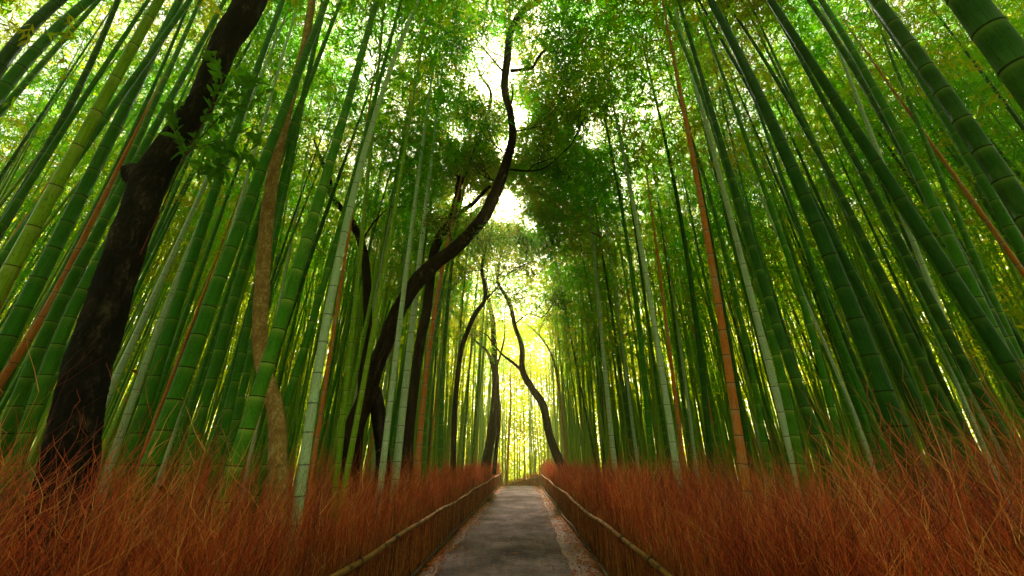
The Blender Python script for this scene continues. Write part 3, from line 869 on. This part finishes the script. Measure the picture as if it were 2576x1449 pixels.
# leafy tops meeting over the path, plus unseen leaf masses added for shade
g = Geo()
nc = 2500
cx = rng.uniform(-1, 1, nc); cyy = -14 + 45 * rng.random(nc)
cx = np.where(cyy < 3, cx * 12, cx * np.where(rng.random(nc) < .5, 2.2, 4.2))
cz = rng.uniform(7.5, 15.5, nc)
keep = (np.abs(cx) > 1.6) | (cz > 9.5) | (cyy < 3)
keep &= ~((cyy > 15) & (rng.random(nc) < .65))
C0 = np.stack([cx, cyy, cz], 1)[keep]
nl = 300000
n2 = 1000
Cb = np.stack([rng.uniform(-14, 14, n2), rng.uniform(-17, 1.0, n2), rng.uniform(6.5, 12, n2)], 1)  # unseen leaves behind the viewpoint, added to cut the front light
n3 = 1000
a3 = R(1) * rng.uniform(72, 288, n3); r3_ = rng.uniform(8, 14, n3)
Cc = np.stack([r3_ * np.sin(a3), r3_ * np.cos(a3), rng.uniform(.5, 10, n3)], 1)  # unseen low leaves beside and behind, added to block light from the sides
n4 = 420
Cd = np.stack([rng.normal(-.2, 1.5, n4), rng.uniform(8, 16, n4), rng.uniform(9, 13, n4)], 1)
n5 = 3800
Ce = np.stack([rng.uniform(-24, 24, n5), 3.5 + 27 * rng.random(n5), rng.uniform(11.5, 16.5, n5)], 1)
Ce = Ce[(np.abs(Ce[:, 0]) > 2.0 + .18 * np.clip(Ce[:, 1] - 14, 0, 20))]
C0 = np.concatenate([C0, Cb, Cc, Cd, Ce])
nl = 150000
ci = rng.integers(0, len(C0), nl)
Cn = C0[ci] + rng.normal(0, 1, (nl, 3)) * np.array([.62, .62, .30])
Cn = Cn[~in_gap(Cn)]; nl = len(Cn)
D = rng.normal(size=(nl, 3)); D[:, 2] -= .3
sprays(g, Cn, D, 9, .17, .036, .28)
# fine drooping branchlets that carry them
nb = len(C0) * 2
st = np.repeat(C0, 2, 0) + rng.normal(0, .3, (nb, 3))
t = np.linspace(0, 1, 5); a = rng.uniform(0, 6.28, nb); L = rng.uniform(.8, 1.8, nb)
P = st[:, None] + np.stack([np.cos(a)[:, None] * L[:, None] * (t - .5), np.sin(a)[:, None] * L[:, None] * (t - .5), -.5 * L[:, None] * (t - .5) ** 2 * 2], -1)
strands(g, P, np.full((nb, 5), .006), 3)
tag(link('canopy_foliage', g.mesh('canopy_foliage', M['leaf'], smooth=False)), 'leafy bamboo tops meeting high above the path, with unseen leaf masses added around the viewpoint for shade', 'foliage', kind='stuff')

# ------------------------------------------------------------------ broadleaf trees
def tube_px(g, pts, Y0, Y1, w0, w1, nseg=40, sides=14, jit=.04, flare=0, widths=None, to_ground=True):
    """a trunk or limb through sight points, at distances Y0..Y1; widths in photo px"""
    if isinstance(g, Multi):
        g.append(Geo()); g = g[-1]
    n = len(pts)
    Ys = np.linspace(Y0, Y1, n)
    P = np.array([at_Y(x, y, Y) for (x, y), Y in zip(pts, Ys)])
    wd = np.array(widths if widths is not None else np.linspace(w0, w1, n), float)
    ax_ = np.gradient(P, axis=0)
    rad = np.array([.5 * w * .1 / seen_width(p, .1, a_) for w, p, a_ in zip(wd, P, ax_)])
    if to_ground and P[0, 2] > 0:
        d = P[0] - P[1]; d = d / abs(d[2]); base = P[0] + d * (P[0, 2] + .1) * np.array([.6, .6, 1])
        base[2] = -.1
        P = np.vstack([base, P]); rad = np.r_[rad[0] * 1.25, rad]
    S = smooth_line(P, nseg); rs = np.interp(np.linspace(0, 1, nseg), np.linspace(0, 1, len(rad)), rad)
    one_tube(g, S, rs, sides, jit=jit, cap=True)
    return S, rs


def twiggy(g, gl, start, d, L, r, depth, nl, leafL, leafW):
    if isinstance(g, Multi):
        g.append(Geo()); g = g[-1]
    d = d / np.linalg.norm(d)
    S = 6
    P = [start]
    dd = d.copy()
    for i in range(S - 1):
        dd = dd + rng.normal(0, .20, 3); dd[2] += .04; dd /= np.linalg.norm(dd)
        P.append(P[-1] + dd * L / (S - 1))
    P = np.array(P)
    one_tube(g, P, np.linspace(r, r * .45, S), 6 if r > .012 else 4)
    if depth == 0:
        if nl and gl is not None:
            C = P[rng.integers(1, S, nl)] + rng.normal(0, .14, (nl, 3))
            D = rng.normal(size=(nl, 3)); D[:, 2] -= .3
            leaves(gl, C, D, rng.uniform(.7, 1.3, nl) * leafL, rng.uniform(.7, 1.2, nl) * leafW)
        return
    for k in range(3):
        i = [2, 3, 5][k]
        nd = dd + rng.normal(0, .55, 3)
        twiggy(g, gl, P[i], nd, L * random.uniform(.55, .8), r * .55, depth - 1, nl, leafL, leafW)


def tree(name, label, group=None):
    root = link(name, None); tag(root, label, 'tree', group)
    return root


class Multi(list):
    """collects each limb as a separate mesh"""


def put(root, name, g, mat, base):
    if isinstance(g, Multi):
        for x in g: put(root, name, x, mat, base)
        return
    V = np.concatenate(g.v) - np.asarray(base, np.float32)
    g.v = [V]
    return link(name, g.mesh(name, mat, smooth=(name != 'crown'), attr=False), root)


# big dark leaning tree at the left
Y1 = 3.0
g = Geo()
pts1 = [(168, 1200), (182, 1110), (203, 1000), (222, 925), (245, 850), (268, 780), (292, 700), (325, 600), (352, 530), (376, 455), (418, 385), (468, 310), (508, 250), (540, 175), (570, 100), (612, 40), (640, -20), (665, -90)]
w1 = [160, 145, 134, 127, 124, 116, 108, 104, 98, 98, 84, 74, 70, 72, 78, 84, 80, 66]
S1, _ = tube_px(g, pts1, Y1 - .05, Y1 + .35, 0, 0, 200, 40, .045, widths=w1)
base1 = S1[0].copy(); base1[2] = 0
# knob of a lost branch
tube_px(g, [(372, 455), (340, 440), (318, 438)], Y1 + .15, Y1 + .12, 70, 42, 10, 14, .08, to_ground=False)
r_ = tree('leaning_tree', 'big leaning tree with almost black bark and a knob, at the left'); r_.location = tuple(base1)
put(r_, 'trunk', g, M['bark_dark'], base1)
g = Multi(); tube_px(g, [(318, 440), (312, 455), (308, 430)], Y1 + .1, Y1 + .1, 14, 4, 8, 6, 0, to_ground=False)
tube_px(g, [(352, 640), (400, 540), (440, 450), (470, 380), (500, 330)], Y1 - .12, Y1 + .1, 4, 3, 24, 6, 0, to_ground=False)
tube_px(g, [(470, 390), (520, 330), (560, 290), (620, 260), (690, 225)], Y1, Y1 + .25, 3, 1.5, 20, 5, 0, to_ground=False)
tube_px(g, [(480, 370), (540, 360), (600, 330), (660, 345)], Y1, Y1 + .1, 2.5, 1.2, 20, 5, 0, to_ground=False)
tube_px(g, [(500, 330), (540, 250), (560, 190), (530, 140)], Y1 - .05, Y1, 2.5, 1.2, 20, 5, 0, to_ground=False)
tube_px(g, [(470, 390), (450, 350), (430, 300), (440, 270)], Y1 - .15, Y1 - .15, 2.5, 1.2, 20, 5, 0, to_ground=False)
put(r_, 'branch', g, M['bark_red'], base1)
# the sprig: proper pointed leaves along the twigs
g = Geo()
lines = [[(470, 390), (520, 330), (560, 290), (620, 260), (690, 225)], [(480, 370), (540, 360), (600, 330), (660, 345)], [(500, 330), (540, 250), (560, 190), (530, 140)], [(470, 390), (450, 350), (430, 300), (440, 270)], [(500, 420), (540, 400), (590, 380), (640, 400)], [(560, 290), (600, 230), (640, 200)], [(540, 360), (560, 420), (520, 430)]]


def big_leaf(g, c, d, L, W):
    d = d / np.linalg.norm(d); s = np.cross(d, rng.normal(size=3) * .5 + FW); s /= np.linalg.norm(s); nrm = np.cross(d, s)
    u = np.array([0, .25, .5, .75, 1.0]); wv = np.array([.06, .8, 1.0, .62, .02]) * W / 2
    V = []
    for a, b in zip(u, wv):
        p = c + d * L * a - np.array([0, 0, 1]) * L * .18 * a * a
        V += [p - s * b + nrm * b * .25, p, p + s * b + nrm * b * .25]
    F = []
    for i in range(4):
        for j in range(2):
            F.append((i * 3 + j, i * 3 + j + 1, i * 3 + j + 4, i * 3 + j + 3))
    g.add(V, F)


for ln_ in lines:
    g = Geo()
    Pw = np.array([at_Y(x, y, Y1 - .05 + rng.uniform(0, .25)) for x, y in ln_])
    Sx = smooth_line(Pw, 22)
    for i in range(2, 22):
        for k in range(2 + i % 2):
            d = (Sx[min(i + 1, 21)] - Sx[i - 1]); d = d / np.linalg.norm(d) + rng.normal(0, .9, 3); d[2] -= .15
            big_leaf(g, Sx[i] + rng.normal(0, .02, 3), d, rng.uniform(.09, .17), rng.uniform(.036, .062))
    put(r_, 'leafy_sprig', g, M['leaf_sprig'], base1)

# smooth tan tree
g = Geo()
S2, _ = tube_px(g, [(700, 1235), (697, 1180), (698, 1125), (698, 1075), (689, 1010), (670, 950), (655, 890), (654, 800), (660, 725), (661, 690), (672, 550), (690, 425), (715, 310), (740, 215), (765, 125), (785, 0), (797, -100)], 4.2, 4.6, 0, 0, 90, 20, .03, widths=[54, 52, 50, 49, 45, 41, 39, 40, 41, 39, 37, 32, 28, 24, 22, 20, 16])
b2 = S2[0].copy(); b2[2] = 0
r_ = tree('tan_tree', 'smooth tan barked tree with a kinked trunk among the left bamboo'); r_.location = tuple(b2)
put(r_, 'trunk', g, M['bark_tan'], b2)

# curved tree reaching over the path
g = Geo(); Yt = 7.2
S3, r3 = tube_px(g, [(868, 1200), (880, 1140), (892, 1075), (922, 1000), (945, 920), (969, 863), (992, 803), (1025, 743), (1059, 697), (1099, 660), (1142, 627), (1182, 587), (1219, 543), (1240, 500), (1256, 462), (1274, 410), (1289, 345), (1284, 285), (1269, 220), (1276, 150), (1284, 85), (1309, 35), (1349, 5), (1390, -30)], Yt, Yt - .6, 0, 0, 110, 18, .05,
                 widths=[64, 58, 50, 46, 43, 41, 39, 37, 39, 35, 33, 32, 31, 30, 28, 24, 20, 17, 19, 19, 18, 17, 15, 10])
b3 = S3[0].copy(); b3[2] = 0
r_ = tree('curved_tree', 'dark trunk curving over the path and up through the middle of the canopy'); r_.location = tuple(b3)
put(r_, 'trunk', g, M['bark'], b3)
g = Geo()
tube_px(g, [(962, 1210), (964, 1180), (961, 1115), (952, 1045), (940, 985), (930, 960)], Yt + .1, Yt + .05, 30, 30, 24, 14, .08, widths=[44, 38, 34, 40, 36, 24])
put(r_, 'second_stem', g, M['bark_dark'], b3)
g = Multi(); gl = Geo()
tube_px(g, [(1284, 178), (1309, 175), (1339, 170), (1354, 145), (1379, 120), (1394, 125), (1400, 140)], Yt - .5, Yt - .8, 10, 4, 24, 8, .04, to_ground=False)
tube_px(g, [(1286, 260), (1290, 235), (1284, 205)], Yt - .5, Yt - .6, 6, 2, 10, 8, 0, to_ground=False)
tube_px(g, [(1278, 425), (1330, 430), (1375, 420), (1420, 380)], Yt - .4, Yt - .2, 6, 2, 20, 7, .03, to_ground=False)
tube_px(g, [(1274, 190), (1240, 150), (1215, 120), (1190, 90)], Yt - .5, Yt - .2, 6, 2, 20, 7, .03, to_ground=False)
for (x, y, Yy, dx, dz, L) in [(1395, 130, Yt - .8, .8, .3, .9), (1350, 150, Yt - .7, .4, .8, .9), (1380, 120, Yt - .8, .3, -.2, .7), (1420, 380, Yt - .3, .8, .4, .8), (1300, 60, Yt - .6, .9, .0, 1.1), (1345, 10, Yt - .6, .9, -.3, 1.2), (1190, 90, Yt - .2, -.6, .7, .8), (1330, 430, Yt - .3, .5, .6, .7), (1390, -20, Yt - .6, .9, -.2, 1.2), (1360, 60, Yt - .6, 1, .1, 1.0), (1289, 330, Yt - .4, .8, .5, 1.0), (1256, 455, Yt - .4, -.8, .6, .8), (1140, 628, Yt - .2, -.3, .9, .7), (1182, 587, Yt - .2, .4, -.5, .5), (1280, 390, Yt - .4, -.9, .4, .8), (1276, 150, Yt - .5, -.9, .5, .9), (1284, 85, Yt - .6, -.9, .2, .9)]:
    twiggy(g, gl, at_Y(x, y, Yy), np.array([dx, rng.normal(0, .3), dz]), L, .018, 2, 60, .085, .035)
put(r_, 'limb', g, M['bark'], b3); put(r_, 'crown', gl, M['leaf_broad'], b3)

# slimmer neighbour with a forked top
g = Geo(); Yt = 9.6
S4, _ = tube_px(g, [(1022, 1200), (1030, 1080), (1042, 970), (1055, 870), (1072, 787), (1079, 737), (1092, 637), (1112, 587), (1135, 550), (1150, 500), (1156, 460), (1184, 415), (1209, 340), (1229, 280), (1234, 230), (1209, 190), (1190, 140)], Yt, Yt - .2, 0, 0, 80, 14, .05,
                 widths=[30, 27, 25, 25, 24, 24, 24, 24, 20, 18, 17, 13, 11, 9, 7, 5, 3])
b4 = S4[0].copy(); b4[2] = 0
r_ = tree('slender_tree', 'slender dark tree with a forked top behind the curved tree'); r_.location = tuple(b4)
put(r_, 'trunk', g, M['bark'], b4)
g = Multi(); gl = Geo()
tube_px(g, [(1155, 462), (1150, 420), (1140, 380), (1128, 345)], Yt - .1, Yt, 9, 4, 20, 8, .04, to_ground=False)
tube_px(g, [(1136, 552), (1160, 532), (1190, 512), (1220, 480), (1235, 468)], Yt - .1, Yt - .3, 13, 8, 20, 8, .04, to_ground=False)
for (x, y, dx, dz, L) in [(1128, 345, -.5, .8, 1.1), (1190, 140, -.5, .7, 1.2), (1209, 190, .6, .7, 1.1), (1140, 380, -.9, .3, 1.1), (1234, 230, .8, .4, 1), (1209, 340, -.7, .5, 1.1), (1184, 415, .9, .2, 1.0), (1165, 440, -.9, .2, 1.2)]:
    twiggy(g, gl, at_Y(x, y, Yt), np.array([dx, rng.normal(0, .3), dz]), L, .02, 2, 45, .10, .04)
put(r_, 'limb', g, M['bark'], b4); put(r_, 'crown', gl, M['leaf_broad'], b4)

# thin dark trunk with an S-bend
g = Geo(); Yt = 9.0
S6, _ = tube_px(g, [(906, 1060), (912, 953), (922, 870), (925, 770), (920, 670), (908, 610), (882, 553), (855, 520), (832, 485), (825, 440), (805, 395), (790, 350)], Yt, Yt, 0, 0, 70, 12, .06, widths=[22, 22, 23, 23, 22, 20, 18, 14, 16, 16, 9, 5])
b6 = S6[0].copy(); b6[2] = 0
r_ = tree('bent_tree', 'thin dark trunk bending left above, left of the curved tree'); r_.location = tuple(b6)
put(r_, 'trunk', g, M['bark'], b6)
g = Multi(); gl = Geo()
tube_px(g, [(908, 612), (940, 560), (980, 520)], Yt, Yt, 6, 2, 12, 6, .03, to_ground=False)
for (x, y, dx, dz, L) in [(790, 350, -.3, .8, 1.0), (805, 395, -.8, .5, 1.0), (825, 440, .6, .5, .9), (980, 520, .8, .3, .9)]:
    twiggy(g, gl, at_Y(x, y, Yt), np.array([dx, rng.normal(0, .3), dz]), L, .016, 2, 40, .09, .035)
put(r_, 'limb', g, M['bark'], b6); put(r_, 'crown', gl, M['leaf_broad'], b6)

# path-side trees further on
def path_tree(name, label, trunk, widths, Yt, limbs, tips, mat='bark', leafn=45, lm='leaf_broad'):
    g = Geo()
    S, _ = tube_px(g, trunk, Yt, Yt, 0, 0, 70, 12, .05, widths=widths)
    b = S[0].copy(); b[2] = float(ground_z(0, Yt))
    r = tree(name, label, 'trees beside the path'); r.location = tuple(b)
    put(r, 'trunk', g, M[mat], b)
    g = Multi(); gl = Geo()
    for pts, a, c in limbs:
        tube_px(g, pts, Yt, Yt + random.uniform(-.8, .8), a, c, 22, 7, .04, to_ground=False)
    for (x, y, dx, dz, L) in tips:
        twiggy(g, gl, at_Y(x, y, Yt + random.uniform(-.5, .5)), np.array([dx, rng.normal(0, .5), dz]), L, .025, 2, leafn, .13, .055)
    if len(g): put(r, 'limb', g, M[mat], b)
    if gl.n: put(r, 'crown', gl, M[lm], b)


path_tree('leafy_tree', 'slim dark tree with a crooked top, left of the twin stemmed path tree', [(1140, 1193), (1141, 1115), (1146, 1000), (1159, 887), (1175, 837), (1195, 790), (1219, 755), (1217, 710), (1212, 680), (1219, 637), (1242, 553)], [15, 14, 13, 12, 12, 12, 10, 9, 8, 6, 4], 13,
          [([(1217, 757), (1235, 740), (1252, 722), (1275, 690)], 6, 2)], [(1242, 553, .2, .8, 1.6), (1219, 637, -.8, .4, 1.4), (1212, 680, -.7, .2, 1.3), (1275, 690, .7, .5, 1.3), (1217, 700, .8, .3, 1.2)])
path_tree('leafy_tree', 'twin stemmed dark tree standing at the left edge of the far path', [(1218, 1193), (1232, 1115), (1242, 1045), (1247, 974), (1245, 930), (1242, 853), (1239, 803), (1229, 753), (1222, 700)], [26, 23, 21, 20, 17, 14, 12, 8, 4], 20,
          [([(1245, 950), (1238, 920), (1225, 883), (1192, 853), (1145, 790), (1092, 763)], 10, 3), ([(1246, 930), (1262, 880), (1270, 835), (1268, 780)], 6, 2), ([(1243, 1193), (1250, 1110), (1256, 1040), (1250, 970)], 12, 9)],
          [(1092, 763, -.7, .5, 1.3), (1145, 790, -.2, .8, 1.3), (1222, 700, 0, 1, 1.5), (1268, 780, .4, .8, 1.2), (1192, 853, .1, .8, 1.1), (1229, 753, -.6, .5, 1.2)], 'bark_dark')
path_tree('leafy_tree', 'dark tree leaning in over the path from its right edge', [(1425, 1200), (1397, 1136), (1380, 1087), (1366, 1020), (1341, 981), (1315, 933), (1312, 870), (1295, 820), (1282, 763), (1255, 717), (1252, 693), (1262, 620), (1275, 560)], [28, 22, 20, 20, 18, 15, 12, 11, 10, 8, 7, 5, 4], 17,
          [([(1318, 937), (1290, 912), (1259, 887), (1225, 843)], 9, 3), ([(1295, 815), (1330, 790), (1360, 800)], 4, 2)],
          [(1275, 560, .3, .8, 1.8), (1275, 600, .9, .4, 1.9), (1262, 620, .9, .2, 1.8), (1255, 700, .9, .2, 1.8), (1225, 843, -.5, .6, 1.3), (1282, 763, .9, .1, 1.6), (1360, 800, .8, .4, 1.2), (1270, 580, 1, .0, 2.4), (1262, 640, .8, .6, 2.4), (1258, 660, -.8, .6, 1.6), (1290, 560, .8, .6, 2.0)], 'bark_dark', 60)
path_tree('leafy_tree', 'thin tree leaning left, just right of the bright end of the path', [(1415, 1060), (1405, 970), (1389, 897), (1359, 847), (1319, 810)], [6, 6, 5, 4, 2], 19, [], [(1319, 810, -.6, .5, 1.4), (1359, 847, -.1, .9, 1.4), (1389, 897, .1, 1, 1.4)], 'bark_tan', 30, 'leaf_glow_tint')
path_tree('leafy_tree', 'pale slim trunk at the bright far end of the path', [(1276, 1190), (1281, 1080), (1285, 1010), (1283, 940)], [7, 6, 5, 3], 26, [], [(1283, 940, 0, 1, 1.5), (1285, 1000, .5, .8, 1.5)], 'bark_tan', 30, 'leaf_glow_tint')

HAZE = 1
if HAZE:
    bm = bmesh.new(); bmesh.ops.create_cube(bm, size=1)
    me = bpy.data.meshes.new('haze'); bm.to_mesh(me); bm.free()
    hz = link('haze', me); hz.scale = (150, 130, 30); hz.location = (0, 40, 10.5)
    m, nt, out = new_mat('haze')
    v = nt.nodes.new('ShaderNodeVolumePrincipled'); v.inputs['Color'].default_value = (1, .93, .34, 1); v.inputs['Density'].default_value = .0036; v.inputs['Anisotropy'].default_value = .7  # yellow put into the volume colour to give the grove its glow
    nt.links.new(v.outputs[0], out.inputs['Volume']); me.materials.append(m)
    tag(hz, 'haze added and tinted yellow for a warm glow in the grove', 'haze', kind='stuff')

# single dead leaves caught in the brush
for (x, y, Y, L, lab) in [(395, 1222, 2.9, .16, 'single orange dead leaf caught in the left dry twigs'), (2125, 1260, 2.9, .2, 'curled brown dead leaf caught in the right dry twigs'), (330, 930, 3.2, .09, 'yellow leaf hanging on a stalk beside the dark tree'), (1480, 582, 10, .55, 'long red brown dead sheath hanging high on a bamboo')]:
    g = Geo(); P0 = at_Y(x, y, Y)
    big_leaf(g, np.zeros(3), np.array([.9, .1, -.35]), L, L * .2)
    big_leaf(g, np.array([.01, .005, 0]), np.array([.6, .2, -.1]), L * .5, L * .15)
    o = link('dead_leaf', g.mesh('dead_leaf', M['leaf_dead'])); o.location = tuple(P0); tag(o, lab, 'leaf', 'dead leaves caught above the ground')

# ------------------------------------------------------------------ render settings
scene.view_settings.view_transform = 'Standard'
scene.view_settings.look = 'None'
scene.view_settings.exposure = 2.0
scene.view_settings.gamma = 1
cy_ = scene.cycles
cy_.max_bounces = 6; cy_.diffuse_bounces = 4; cy_.glossy_bounces = 2; cy_.transmission_bounces = 5; cy_.transparent_max_bounces = 4
cy_.caustics_reflective = False; cy_.caustics_refractive = False
cy_.use_denoising = True
